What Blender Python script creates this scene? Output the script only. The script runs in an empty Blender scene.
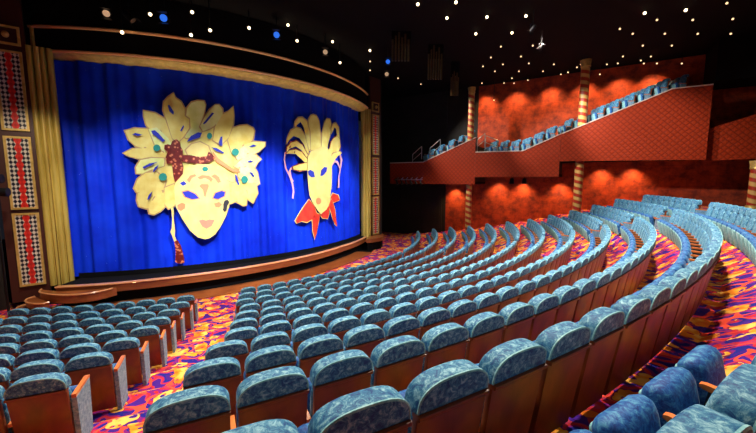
import bpy, bmesh, math, random
from mathutils import Vector, Matrix
random.seed(7)
SC = bpy.context.scene
COL = SC.collection
RAD = math.radians
ZO = 4.75                      # the camera's eye above the orchestra floor
CX, CY = -12.414, 25.014       # centre of the house: every row is an arc about it
D0 = Vector((2.9, 25.3)); DIR = Vector((.851, -.525)); NRM = Vector((.525, .851))   # line of the side gallery

# ------------------------------------------------------------------ helpers
def tag(o, label=None, cat=None, group=None, kind=None):
    if label: o['label'] = label
    if cat: o['category'] = cat
    if group: o['group'] = group
    if kind: o['kind'] = kind
    return o

def link(o, parent=None):
    COL.objects.link(o)
    if parent is not None: o.parent = parent
    return o

def empty(name, loc=(0, 0, 0), rotz=0.0):
    o = bpy.data.objects.new(name, None)
    o.empty_display_size = .1
    o.location = loc; o.rotation_euler = (0, 0, rotz)
    return link(o)

def build(name, bm, mats, parent=None, smooth=True, loc=None, rotz=None, angle=40):
    me = bpy.data.meshes.new(name)
    bmesh.ops.recalc_face_normals(bm, faces=bm.faces[:])
    if smooth:
        for f in bm.faces: f.smooth = True
        for e in bm.edges:
            if len(e.link_faces) == 2 and e.calc_face_angle(0) > RAD(angle): e.smooth = False
    bm.to_mesh(me); bm.free()
    for m in (mats if isinstance(mats, (list, tuple)) else [mats]): me.materials.append(m)
    o = bpy.data.objects.new(name, me)
    if loc is not None: o.location = loc
    if rotz is not None: o.rotation_euler = (0, 0, rotz)
    return link(o, parent)

def NB(): return bmesh.new()

def box(bm, x0, x1, y0, y1, z0, z1, bev=0.0, mi=0):
    vs = [bm.verts.new(p) for p in ((x0,y0,z0),(x1,y0,z0),(x1,y1,z0),(x0,y1,z0),(x0,y0,z1),(x1,y0,z1),(x1,y1,z1),(x0,y1,z1))]
    fs = [bm.faces.new([vs[i] for i in q]) for q in ((3,2,1,0),(4,5,6,7),(0,1,5,4),(1,2,6,5),(2,3,7,6),(3,0,4,7))]
    for f in fs: f.material_index = mi
    if bev > 0:
        es = list({e for f in fs for e in f.edges})
        r = bmesh.ops.bevel(bm, geom=es, offset=bev, segments=2, profile=.5, affect='EDGES')
        for f in r['faces']: f.material_index = mi
    return vs

def slab(bm, outline, t0, t1, bev, put, mi=0, layers=(( 0, 1), (.3, .3), (1, 0))):
    """A pad: outline (u, v) swept from t0 to t1, its rims rounded off by bev; put(u, v, t) places a point."""
    us = [p[0] for p in outline]; vs = [p[1] for p in outline]
    cu, cv = (min(us)+max(us))/2, (min(vs)+max(vs))/2
    w, h = max(us)-min(us), max(vs)-min(vs)
    L = [(t0 + bev*a, bev*b) for a, b in layers] + [(t1 - bev*a, bev*b) for a, b in reversed(layers)]
    rings = []
    for t, ins in L:
        ku, kv = (w-2*ins)/w, (h-2*ins)/h
        rings.append([bm.verts.new(put(cu+(u-cu)*ku, cv+(v-cv)*kv, t)) for u, v in outline])
    n = len(outline)
    fs = []
    for a, b in zip(rings, rings[1:]):
        for i in range(n): fs.append(bm.faces.new((a[i], a[(i+1) % n], b[(i+1) % n], b[i])))
    fs.append(bm.faces.new(list(reversed(rings[0])))); fs.append(bm.faces.new(rings[-1]))
    for f in fs: f.material_index = mi
    return fs

def tube(bm, pts, r, n=8, mi=0, cap=True):
    pts = [Vector(p) for p in pts]; rings = []
    for i, p in enumerate(pts):
        d = (pts[min(i+1, len(pts)-1)] - pts[max(i-1, 0)]).normalized()
        a = d.orthogonal().normalized() if i == 0 else (pa - d*pa.dot(d)).normalized()
        pa = a; b = d.cross(a)
        rr = r[i] if isinstance(r, (list, tuple)) else r
        rings.append([bm.verts.new(p + (a*math.cos(2*math.pi*k/n) + b*math.sin(2*math.pi*k/n))*rr) for k in range(n)])
    fs = []
    for a, b in zip(rings, rings[1:]):
        for k in range(n): fs.append(bm.faces.new((a[k], a[(k+1) % n], b[(k+1) % n], b[k])))
    if cap:
        fs.append(bm.faces.new(list(reversed(rings[0])))); fs.append(bm.faces.new(rings[-1]))
    for f in fs: f.material_index = mi

def lathe(bm, prof, n=24, c=(0, 0, 0), mi=0):
    rings = [[bm.verts.new((c[0]+r*math.cos(2*math.pi*k/n), c[1]+r*math.sin(2*math.pi*k/n), c[2]+z)) for k in range(n)] for r, z in prof]
    for a, b in zip(rings, rings[1:]):
        for k in range(n): bm.faces.new((a[k], a[(k+1) % n], b[(k+1) % n], b[k])).material_index = mi
    bm.faces.new(list(reversed(rings[0]))).material_index = mi; bm.faces.new(rings[-1]).material_index = mi

def ball(bm, c, r, u=12, v=8):
    bmesh.ops.create_uvsphere(bm, u_segments=u, v_segments=v, radius=r, matrix=Matrix.Translation(c))

def pol(a, r, z): return (CX + r*math.cos(RAD(a)), CY + r*math.sin(RAD(a)), z)

def sweep(bm, prof, angs, rfun=None, closed=True, mi=0, caps=True):
    """Profile of (r, z) swept along an arc of the house; rfun(a) adds to r."""
    rings = []
    for a in angs:
        d = rfun(a) if rfun else 0
        rings.append([bm.verts.new(pol(a, r+d, z)) for r, z in prof])
    n = len(prof)
    for A, B in zip(rings, rings[1:]):
        for i in range(n if closed else n-1):
            bm.faces.new((A[i], A[(i+1) % n], B[(i+1) % n], B[i])).material_index = mi
    if closed and caps:
        bm.faces.new(list(reversed(rings[0]))).material_index = mi; bm.faces.new(rings[-1]).material_index = mi

def lin(a, b, n): return [a + (b-a)*i/n for i in range(n+1)]
def gal(al, pe, z):            # a point of the gallery: along its line, out from it, height above the floor
    p = D0 + DIR*al + NRM*pe
    return (p.x, p.y, z)
def prism(bm, pts, e0, e1, put, mi=0):
    """Polygon pts (u, v) thickened from e0 to e1."""
    A = [bm.verts.new(put(u, v, e0)) for u, v in pts]; B = [bm.verts.new(put(u, v, e1)) for u, v in pts]
    n = len(pts)
    fs = [bm.faces.new(A), bm.faces.new(list(reversed(B)))]
    for i in range(n): fs.append(bm.faces.new((A[i], B[i], B[(i+1) % n], A[(i+1) % n])))
    for f in fs: f.material_index = mi
    bmesh.ops.triangulate(bm, faces=fs[:2])
ORD = ('first second third fourth fifth sixth seventh eighth ninth tenth eleventh twelfth thirteenth fourteenth fifteenth sixteenth seventeenth eighteenth '
       'nineteenth twentieth').split()
def ordinal(n):                # 1 -> first
    if n <= 20: return ORD[n-1]
    tens = {2: 'twenty', 3: 'thirty', 4: 'forty'}[n // 10]
    return tens + '-' + ORD[n % 10 - 1] if n % 10 else {3: 'thirtieth', 4: 'fortieth'}[n // 10]

# ------------------------------------------------------------------ materials
class Nodes:
    def __init__(self, name):
        self.m = bpy.data.materials.new(name); self.m.use_nodes = True
        self.t = self.m.node_tree; self.b = self.t.nodes['Principled BSDF']
    def n(self, kind, **kw):
        x = self.t.nodes.new('ShaderNode' + kind)
        for k, v in kw.items():
            if k in x.inputs.keys(): x.inputs[k].default_value = v
            else: setattr(x, k, v)
        return x
    def l(self, a, b): self.t.links.new(a, b)
    def set(self, **kw):
        for k, v in kw.items(): self.b.inputs[k.replace('_', ' ')].default_value = v
    def coord(self, kind='Object', scale=None):
        c = self.n('TexCoord').outputs[kind]
        if scale is None: return c
        mp = self.n('Mapping'); mp.inputs['Scale'].default_value = scale; self.l(c, mp.inputs['Vector'])
        return mp.outputs['Vector']
    def noise(self, vec, scale, detail=3, rough=.55):
        x = self.n('TexNoise'); x.inputs['Scale'].default_value = scale; x.inputs['Detail'].default_value = detail; x.inputs['Roughness'].default_value = rough
        if vec is not None: self.l(vec, x.inputs['Vector'])
        return x
    def ramp(self, fac, stops, interp='LINEAR'):
        r = self.n('ValToRGB'); r.color_ramp.interpolation = interp
        e = r.color_ramp.elements
        while len(e) < len(stops): e.new(.5)
        for el, (p, c) in zip(e, stops): el.position = p; el.color = (*c, 1) if len(c) == 3 else c
        self.l(fac, r.inputs['Fac']); return r.outputs['Color']
    def math(self, op, a, b=None, c=None):
        x = self.n('Math', operation=op)
        for i, v in enumerate((a, b, c)):
            if v is None: continue
            if isinstance(v, (int, float)): x.inputs[i].default_value = v
            else: self.l(v, x.inputs[i])
        return x.outputs[0]
    def mix(self, fac, a, b):
        x = self.n('Mix', data_type='RGBA')
        for s, v in ((x.inputs[0], fac), (x.inputs[6], a), (x.inputs[7], b)):
            if isinstance(v, (int, float)): s.default_value = v
            elif isinstance(v, tuple): s.default_value = (*v, 1) if len(v) == 3 else v
            else: self.l(v, s)
        return x.outputs[2]
    def bump(self, h, strength=.3, dist=.01):
        x = self.n('Bump'); x.inputs['Strength'].default_value = strength; x.inputs['Distance'].default_value = dist
        self.l(h, x.inputs['Height']); self.l(x.outputs[0], self.b.inputs['Normal'])
    def base(self, c): self.l(c, self.b.inputs['Base Color'])

def plain(name, col, rough=.5, metal=0.0, **kw):
    N = Nodes(name); N.set(Base_Color=(*col, 1), Roughness=rough, Metallic=metal, **kw); return N.m
def speckled(name, c0, c1, scale=6, rough=.5, metal=0.0, bump=0.0, stretch=(1, 1, 1), **kw):
    N = Nodes(name); N.set(Roughness=rough, Metallic=metal, **kw)
    f = N.noise(N.coord('Object', stretch), scale, 4).outputs['Fac']
    N.base(N.ramp(f, [(.35, c0), (.65, c1)]))
    if bump: N.bump(f, bump)
    return N.m
def glow(name, col, s):
    N = Nodes(name); N.set(Base_Color=(*col, 1), Emission_Color=(*col, 1), Emission_Strength=s); return N.m

def velvet_mat(name, dark, mid, light, sheen=(.55, .85, .95)):
    N = Nodes(name)
    N.set(Roughness=.62, Sheen_Weight=.18, Sheen_Roughness=.3, Specular_IOR_Level=.3, Sheen_Tint=(*sheen, 1))
    oi = N.n('ObjectInfo')
    off = N.n('VectorMath', operation='SCALE'); N.l(N.coord('Object'), off.inputs[0]); off.inputs['Scale'].default_value = 1.0
    add = N.n('VectorMath', operation='ADD'); N.l(off.outputs[0], add.inputs[0])
    cmb = N.n('CombineXYZ'); rr = N.math('MULTIPLY', oi.outputs['Random'], 37.0)
    N.l(rr, cmb.inputs[0]); N.l(rr, cmb.inputs[2]); N.l(cmb.outputs[0], add.inputs[1])
    n1 = N.noise(add.outputs[0], 21, 6, .75); n1.inputs['Distortion'].default_value = .7
    c = N.ramp(n1.outputs['Fac'], [(.38, dark), (.5, mid), (.66, light)])
    N.base(c); N.bump(n1.outputs['Fac'], .25, .01)
    return N.m

M = {}
M['velvet'] = velvet_mat('teal_velvet', (.005, .048, .19), (.030, .175, .33), (.30, .55, .66))
M['velvet_seat'] = velvet_mat('blue_velvet', (.003, .030, .18), (.010, .090, .32), (.08, .30, .50))
M['end_velvet'] = velvet_mat('end_panel_velvet', (.09, .19, .32), (.18, .32, .46), (.34, .48, .60))
M['panel_velvet'] = velvet_mat('pale_velvet', (.10, .30, .36), (.20, .44, .50), (.36, .60, .64))
def wood_mat(name, c0, c1, rough=.32, scale=3.0, stretch=(1, 1, 6), coat=.3):
    N = Nodes(name); N.set(Roughness=rough, Coat_Weight=coat, Coat_Roughness=.15)
    v = N.coord('Object', stretch); n = N.noise(v, scale, 5, .6); n.inputs['Distortion'].default_value = .6
    N.base(N.ramp(n.outputs['Fac'], [(.3, c0), (.7, c1)])); return N.m
M['wood'] = wood_mat('mahogany_shell', (.095, .018, .004), (.22, .050, .008), scale=2.2, stretch=(2.5, 2.5, 1), rough=.42, coat=.08)
M['arm_wood'] = wood_mat('armrest_wood', (.50, .12, .022), (.72, .20, .04), stretch=(6, 1, 6))
M['stage_wood'] = wood_mat('stage_wood', (.20, .05, .014), (.34, .10, .028), scale=1.5, stretch=(1, 1, 8), rough=.28)
M['nosing'] = wood_mat('copper_nosing', (.55, .22, .09), (.72, .34, .15), rough=.25)
M['black'] = plain('matt_black', (.004, .004, .005), .85, Specular_IOR_Level=.1)
M['black_metal'] = plain('black_metal', (.012, .012, .014), .4, .6)
M['steel'] = plain('brushed_steel', (.55, .50, .46), .3, .9)
M['dark_seat'] = plain('seat_standard', (.012, .02, .03), .55)
M['gold'] = speckled('aged_gold', (.50, .33, .08), (.70, .50, .15), 5, .38, .3)
M['pilaster_gold'] = speckled('painted_gold', (.46, .33, .06), (.62, .47, .10), 3, .45, .15, stretch=(1, 1, .2))
M['copper'] = plain('copper_rail', (.85, .45, .20), .3, .3)
M['frame_wood'] = plain('panel_surround', (.05, .010, .006), .5)
M['bulb'] = glow('lamp_bulb', (1.0, .74, .40), 5)
M['bulb_small'] = glow('small_lamp_bulb', (1.0, .66, .34), 1.7)
M['blue_lens'] = glow('blue_lens', (.03, .18, .9), .9)
M['warm_lens'] = glow('warm_lens', (.8, .50, .28), .5)

# carpet: orange and gold masks and ribbons on a purple, blue and red ground
def carpet():
    N = Nodes('carnival_carpet'); N.set(Roughness=.9, Specular_IOR_Level=.15)
    co = N.coord('Object')
    def warp(scale, amt):
        w = N.noise(co, scale, 2)
        sub = N.n('VectorMath', operation='SUBTRACT'); N.l(w.outputs['Color'], sub.inputs[0]); sub.inputs[1].default_value = (.5, .5, .5)
        sc = N.n('VectorMath', operation='SCALE'); N.l(sub.outputs[0], sc.inputs[0]); sc.inputs['Scale'].default_value = amt
        ad = N.n('VectorMath', operation='ADD'); N.l(co, ad.inputs[0]); N.l(sc.outputs[0], ad.inputs[1])
        return ad.outputs[0]
    P = warp(1.6, .55)
    g = N.noise(P, 3.2, 1)
    ground = N.ramp(g.outputs['Fac'], [(0, (.045, .008, .20)), (.40, (.012, .012, .22)), (.47, (.18, .010, .17)), (.52, (.50, .018, .028)), (.57, (.42, .03, .08)), (.61, (.05, .008, .22))], 'CONSTANT')
    v1 = N.n('TexVoronoi', feature='F1'); v1.inputs['Scale'].default_value = 2.3; v1.inputs['Randomness'].default_value = .85; N.l(P, v1.inputs['Vector'])
    e = N.noise(P, 7.0, 1).outputs['Fac']
    dd = N.math('ADD', v1.outputs['Distance'], N.math('MULTIPLY', N.math('SUBTRACT', e, .5), .5))
    mask = N.math('LESS_THAN', dd, .46)
    hole = N.n('TexVoronoi', feature='F1'); hole.inputs['Scale'].default_value = 6.5; N.l(P, hole.inputs['Vector'])
    eye = N.math('GREATER_THAN', hole.outputs['Distance'], .26)
    body = N.math('MULTIPLY', mask, eye)
    rib = N.noise(P, 2.4, 0)
    ribbon = N.math('LESS_THAN', N.math('ABSOLUTE', N.math('SUBTRACT', rib.outputs['Fac'], .48)), .035)
    hue = N.ramp(N.noise(P, 4.1, 2).outputs['Fac'], [(.36, (.68, .13, .010)), (.5, (.75, .29, .02)), (.60, (.80, .47, .11))])
    c1 = N.mix(ribbon, ground, (.78, .07, .04))
    edge = N.math('LESS_THAN', N.math('ABSOLUTE', N.math('SUBTRACT', dd, .47)), .02)
    c2 = N.mix(edge, c1, (.20, .01, .06))
    N.base(N.mix(body, c2, hue))
    N.bump(N.noise(co, 140, 2).outputs['Fac'], .2, .006)
    return N.m
M['carpet'] = carpet()

def wall_orange():
    N = Nodes('orange_suede_wall'); N.set(Roughness=.75)
    co = N.coord('UV')
    n = N.noise(co, 1.7, 6, .72)
    br = N.n('TexBrick'); br.inputs['Scale'].default_value = 1.0; br.inputs['Mortar Size'].default_value = .012
    br.inputs['Brick Width'].default_value = 1.3; br.inputs['Row Height'].default_value = .62; N.l(co, br.inputs['Vector'])
    c = N.ramp(n.outputs['Fac'], [(.36, (.14, .012, .004)), (.62, (.52, .062, .009))])
    N.base(N.mix(N.math('MULTIPLY', br.outputs['Fac'], .5), c, (.15, .02, .008)))
    N.bump(n.outputs['Fac'], .3, .02)
    return N.m
M['orange_wall'] = wall_orange()
M['dark_wall'] = speckled('dark_wall', (.006, .005, .005), (.013, .010, .009), 1.2, .8)
M['ceiling'] = plain('black_ceiling', (.005, .0045, .005), .9, Specular_IOR_Level=.1)

def quilt():
    N = Nodes('quilted_red_leather'); N.set(Roughness=.5, Specular_IOR_Level=.2)
    uv = N.coord('UV'); s = N.n('SeparateXYZ'); N.l(uv, s.inputs[0])
    a = N.math('ADD', N.math('MULTIPLY', s.outputs[0], 3.4), N.math('MULTIPLY', s.outputs[1], 3.4))
    b = N.math('SUBTRACT', N.math('MULTIPLY', s.outputs[0], 3.4), N.math('MULTIPLY', s.outputs[1], 3.4))
    pa = N.math('PINGPONG', a, .5); pb = N.math('PINGPONG', b, .5)
    h = N.math('MINIMUM', pa, pb)
    N.base(N.ramp(h, [(0, (.13, .010, .002)), (.12, (.25, .022, .004)), (.5, (.29, .028, .005))]))
    N.bump(N.math('POWER', h, .5), .6, .03)
    return N.m
M['quilt'] = quilt()

def stripe():
    N = Nodes('candy_stripe'); N.set(Roughness=.35)
    s = N.n('SeparateXYZ'); N.l(N.coord('Object'), s.inputs[0])
    ang = N.math('DIVIDE', N.math('ARCTAN2', s.outputs[1], s.outputs[0]), 2*math.pi)
    f = N.math('FRACT', N.math('ADD', N.math('MULTIPLY', s.outputs[2], 2.5), ang))
    N.base(N.ramp(f, [(0, (.40, .030, .012)), (.44, (.55, .32, .08)), (.52, (.62, .40, .12)), (.94, (.40, .20, .04))], 'CONSTANT'))
    return N.m
M['stripe'] = stripe()

def mosaic():
    N = Nodes('harlequin_mosaic'); N.set(Roughness=.3)
    s = N.n('SeparateXYZ'); N.l(N.coord('UV'), s.inputs[0])
    u, v = s.outputs[0], s.outputs[1]            # u across -0.5..0.5, v in panel widths
    k = 5.0
    a = N.math('FLOOR', N.math('ADD', N.math('MULTIPLY', u, k*1.0), N.math('MULTIPLY', v, k*.72)))
    b = N.math('FLOOR', N.math('SUBTRACT', N.math('MULTIPLY', u, k*1.0), N.math('MULTIPLY', v, k*.72)))
    dark = N.math('MODULO', N.math('ABSOLUTE', N.math('ADD', a, b)), 2.0)
    darkm = N.math('GREATER_THAN', dark, .5)
    dm = N.math('ADD', N.math('MULTIPLY', N.math('ABSOLUTE', u), 5.0), N.math('MULTIPLY', N.math('PINGPONG', N.math('MULTIPLY', v, 1.9), .5), 1.1))
    red = N.math('LESS_THAN', dm, .95)
    c = N.mix(darkm, (.66, .62, .52), (.010, .010, .025))
    cr = N.mix(darkm, (.72, .03, .02), (.50, .016, .012))
    N.base(N.mix(red, c, cr))
    return N.m
M['mosaic'] = mosaic()

def curtain_mat():
    N = Nodes('royal_blue_drape'); N.set(Roughness=.6, Specular_IOR_Level=.12)
    co = N.coord('Object')
    n = N.noise(co, .8, 3)
    c = N.ramp(n.outputs['Fac'], [(.3, (.0015, .018, .56)), (.7, (.004, .045, .82))])
    v = N.n('TexVoronoi', feature='F1'); v.inputs['Scale'].default_value = 4.0; N.l(co, v.inputs['Vector'])
    st = N.math('LESS_THAN', v.outputs['Distance'], .035)
    N.base(N.mix(st, c, (.35, .5, 1.0)))
    return N.m
M['drape'] = curtain_mat()
M['cream'] = speckled('cream_cloth', (.76, .60, .13), (.84, .74, .23), 2.5, .7)
M['cream_pale'] = speckled('pale_cream_cloth', (.70, .74, .20), (.84, .86, .38), 2.5, .7)
M['cream_face'] = speckled('face_cloth', (.74, .58, .17), (.78, .66, .23), 2.0, .7)
M['outline'] = plain('tan_outline', (.52, .33, .13), .7)
M['eye_blue'] = plain('deep_blue_cloth', (.006, .02, .42), .6)
M['lip'] = plain('coral_cloth', (.75, .26, .16), .6)
M['blush'] = plain('peach_cloth', (.66, .25, .10), .7)
M['gem'] = plain('green_jewel', (.03, .26, .22), .25)
M['ink'] = plain('black_cloth', (.02, .02, .03), .6)
def sequin():
    N = Nodes('red_sequin_cloth'); N.set(Roughness=.4)
    v = N.n('TexVoronoi', feature='F1'); v.inputs['Scale'].default_value = 8.0; N.l(N.coord('Object'), v.inputs['Vector'])
    N.base(N.ramp(v.outputs['Distance'], [(.0, (.55, .16, .07)), (.30, (.62, .20, .09)), (.38, (.17, .010, .007)), (1, (.10, .004, .004))])); return N.m
M['sequin'] = sequin()
M['jester_red'] = speckled('scarlet_cloth', (.55, .02, .015), (.72, .045, .02), 4, .55)
M['rose'] = plain('rose_cloth', (.70, .36, .42), .7)
M['rail_wood'] = plain('balcony_rail', (.55, .42, .36), .4)
M['baffle'] = wood_mat('baffle_slat', (.06, .035, .012), (.14, .085, .03))
HOUSE, WASH, SCAL, ARCH, BALC, FRONT, REAR, BALS = 5.0, 3.6, 6.0, 1.6, .4, 3.4, .24, 9.0
LADY_FEATHERS = [('b',[(-73.61,5.927),(-71.35,6.621),(-69.02,6.848),(-63.4,7.175),(-58.06,6.706),(-54.67,6.085),(-54.95,4.724),(-57.39,3.821),(-60.83,3.711),(-68.97,3.723),(-71.74,4.071),(-74.27,4.888)]),(1,[(-77.69,6.654),(-76.02,6.767),(-73.7,6.753),(-71.76,6.418),(-70.85,5.945),(-72.28,5.816),(-74.44,5.961),(-76.08,6.068),(-77.16,6.293)]),(1,[(-78.22,5.783),(-76.6,5.975),(-74.26,6.002),(-71.91,5.898),(-71.62,5.699),(-73.72,5.569),(-75.73,5.58),(-77.2,5.652)]),(1,[(-74.32,7.463),(-72.32,7.395),(-70.67,7.184),(-69.26,6.604),(-69.36,6.24),(-71.11,6.264),(-72.74,6.566),(-73.99,6.905),(-74.31,7.212)]),(0,[(-73.7,6.753),(-72.32,6.847),(-70.36,6.432),(-69.75,6.115),(-71.23,5.862),(-72.71,6.092)]),(0,[(-75.42,5.522),(-73.71,5.609),(-71.29,5.62),(-71.56,5.296),(-73.85,5.129),(-75.25,4.987),(-76.34,4.985),(-76.34,5.242)]),(1,[(-76.16,4.767),(-74.74,5.007),(-72.85,5.05),(-71.38,4.727),(-71.84,4.318),(-74.11,4.282),(-76.5,4.228),(-76.94,4.409)]),(1,[(-76.33,4.208),(-74.78,4.325),(-72.34,4.401),(-71.76,3.988),(-73.61,3.628),(-75.01,3.575),(-76.34,3.664),(-76.59,3.927)]),(1,[(-74.66,3.593),(-73.51,3.996),(-71.69,4.235),(-70.7,3.983),(-71.49,3.697),(-72.62,3.456),(-73.71,3.32),(-74.56,3.367)]),(1,[(-71.65,4.399),(-69.82,4.561),(-69.26,3.977),(-70.08,3.646),(-71.19,3.529),(-71.83,3.741)]),(0,[(-66.9,7.363),(-66.63,7.69),(-65.84,7.927),(-64.7,8.033),(-63.38,8.042),(-63.13,7.883),(-63.63,7.42),(-63.44,7.009),(-64.88,6.574),(-67.14,6.465),(-68.16,6.698)]),(1,[(-68.89,8.241),(-68.6,8.05),(-67.66,7.91),(-67.1,7.641),(-67.17,7.358),(-68.1,6.941),(-68.81,6.285),(-69.66,6.439),(-70.36,7.07),(-70.92,7.535),(-70.74,7.851),(-69.9,8.063)]),(1,[(-68.19,7.261),(-67.26,7.377),(-66.38,7.25),(-66.48,6.882),(-67.48,6.543),(-68.63,6.287),(-69.13,6.444),(-68.64,6.933)]),(0,[(-63.55,7.338),(-62.5,7.669),(-61.27,7.923),(-60.46,7.95),(-59.79,7.788),(-59.77,7.45),(-61.06,7.131),(-62.49,6.919),(-63.88,6.794),(-64.4,6.994)]),(1,[(-59.85,7.555),(-58.68,7.706),(-57.51,7.946),(-57.41,7.54),(-57.75,7.145),(-58.71,6.61),(-60.45,6.245),(-62.01,6.44),(-61.49,6.997)]),(1,[(-57.78,7.014),(-56.24,7.141),(-54.67,7.201),(-53.31,7.092),(-52.99,6.963),(-53.41,6.596),(-54.17,6.271),(-55.84,5.895),(-58.23,5.919),(-58.95,6.478)]),(0,[(-55.07,6.35),(-53.2,6.486),(-50.41,6.501),(-50.58,6.29),(-52.34,6.018),(-54.27,5.818),(-57.0,5.619),(-57.81,5.878)]),(0,[(-54.71,5.905),(-52.85,5.876),(-51.56,5.679),(-52.68,5.51),(-53.44,5.253),(-55.78,5.086),(-57.93,5.347)]),(0,[(-53.89,5.366),(-52.76,5.094),(-52.21,4.56),(-53.37,4.445),(-55.21,4.541),(-57.16,4.904),(-56.64,5.264)]),(1,[(-55.42,4.633),(-53.11,4.538),(-52.83,4.117),(-54.0,3.657),(-55.13,3.851),(-56.84,4.317),(-57.63,4.724)]),(1,[(-57.21,4.634),(-55.29,4.175),(-55.53,3.577),(-56.33,3.561),(-57.63,3.732),(-58.87,4.011),(-59.17,4.547)]),(1,[(-59.97,4.725),(-58.1,4.546),(-57.62,3.777),(-59.15,3.676),(-60.17,3.84),(-60.7,4.285)]),('c',[(-67.27,5.972),(-66.09,6.23),(-64.56,6.328),(-63.06,6.175),(-62.38,5.757),(-63.98,5.577),(-66.64,5.562)])]
LADY_FACE = [(-69.87,4.395),(-69.01,4.892),(-67.09,5.269),(-64.98,5.424),(-62.47,5.371),(-60.32,5.032),(-59.17,4.547),(-59.1,3.922),(-59.4,3.52),(-60.13,3.123),(-61.38,2.667),(-62.48,2.348),(-63.63,2.189),(-64.63,2.149),(-65.97,2.251),(-67.42,2.577),(-68.68,3.086),(-69.73,3.602)]
LADY_EYES = [[(-68.38,4.225),(-67.25,4.272),(-66.07,4.14),(-65.35,3.944),(-66.69,3.913),(-67.88,4.025)],[(-62.61,3.934),(-62.05,4.159),(-60.81,4.25),(-60.09,4.195),(-60.34,4.018),(-61.51,3.901)]]
LADY_LIPS = [(-65.65,2.988),(-64.81,3.031),(-64.24,2.967),(-63.63,3.017),(-62.49,2.981),(-63.2,2.715),(-64.22,2.611),(-65.08,2.728)]
LADY_SCROLLS = [[(-69.43,3.684),(-68.59,3.784),(-67.96,3.717),(-68.1,3.527),(-68.86,3.427),(-69.39,3.515)],[(-62.47,3.701),(-61.43,3.768),(-60.84,3.644),(-61.49,3.516),(-62.2,3.544)],[(-65.22,4.47),(-64.72,4.555),(-63.46,4.553),(-63.28,4.467),(-63.84,4.166),(-64.06,3.994),(-64.36,4.038),(-64.49,4.297)],[(-67.41,4.726),(-66.81,4.915),(-65.85,4.979),(-65.5,4.895),(-66.46,4.81),(-66.98,4.6)],[(-62.78,4.898),(-61.96,4.985),(-61.18,4.856),(-60.82,4.637),(-61.45,4.594),(-62.01,4.768)],[(-62.31,6.013),(-61.19,5.679),(-58.38,5.257),(-56.67,5.129),(-56.69,5.03),(-58.62,5.124),(-61.63,5.526)],[(-65.51,4.832),(-64.53,4.939),(-63.17,4.919),(-62.41,4.768),(-62.85,4.617),(-63.22,4.725),(-63.98,4.811),(-64.96,4.747)]]
LADY_CURL = [(-60.79,3.443),(-60.5,3.306),(-59.97,3.368),(-60.14,3.549),(-60.32,3.662),(-59.98,3.794),(-59.51,3.723),(-59.7,3.613),(-59.59,3.621),(-59.31,3.744),(-59.65,3.854),(-60.28,3.818),(-60.59,3.664),(-60.26,3.483),(-60.21,3.393),(-60.49,3.373),(-60.62,3.464)]
LADY_BOW = [(-71.06,6.129),(-70.52,6.189),(-69.92,6.154),(-69.6,6.318),(-68.85,6.407),(-68.27,6.291),(-68.21,6.108),(-67.82,5.968),(-67.88,5.721),(-68.34,5.636),(-67.9,5.308),(-68.08,4.976),(-69.55,4.631),(-69.79,4.866),(-69.95,5.383),(-70.87,5.379),(-71.0,5.662),(-70.53,5.847),(-71.14,5.984)]
LADY_RIBBON = [(-68.24,5.739),(-66.58,5.77),(-64.72,5.699),(-63.36,5.75),(-63.02,5.943),(-62.36,5.842),(-61.74,5.676),(-62.43,5.53),(-64.03,5.407),(-65.81,5.429),(-68.13,5.493)]
LADY_GEMS = [[(-71.8,6.019),(-71.9,5.95),(-72.13,5.899),(-72.43,5.879),(-72.72,5.895),(-72.92,5.943),(-72.97,6.01),(-72.88,6.079),(-72.65,6.13),(-72.35,6.15),(-72.06,6.134),(-71.86,6.086)],[(-70.99,4.849),(-71.11,4.767),(-71.38,4.708),(-71.74,4.686),(-72.08,4.708),(-72.32,4.767),(-72.39,4.849),(-72.27,4.93),(-72.0,4.989),(-71.64,5.012),(-71.3,4.99),(-71.06,4.931)],[(-62.15,6.608),(-62.24,6.539),(-62.44,6.487),(-62.7,6.466),(-62.95,6.481),(-63.12,6.528),(-63.17,6.595),(-63.09,6.663),(-62.89,6.715),(-62.63,6.736),(-62.38,6.722),(-62.21,6.675)],[(-56.73,5.976),(-56.85,5.895),(-57.15,5.834),(-57.55,5.81),(-57.93,5.828),(-58.2,5.884),(-58.29,5.962),(-58.17,6.042),(-57.87,6.103),(-57.48,6.128),(-57.09,6.11),(-56.82,6.055)],[(-54.99,4.747),(-55.11,4.66),(-55.4,4.597),(-55.78,4.574),(-56.14,4.597),(-56.4,4.661),(-56.48,4.747),(-56.36,4.833),(-56.08,4.896),(-55.71,4.919),(-55.34,4.896),(-55.07,4.833)],[(-63.26,5.197),(-63.35,5.146),(-63.58,5.108),(-63.87,5.093),(-64.16,5.106),(-64.36,5.143),(-64.43,5.194),(-64.34,5.245),(-64.12,5.283),(-63.82,5.298),(-63.53,5.285),(-63.33,5.248)]]
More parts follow.
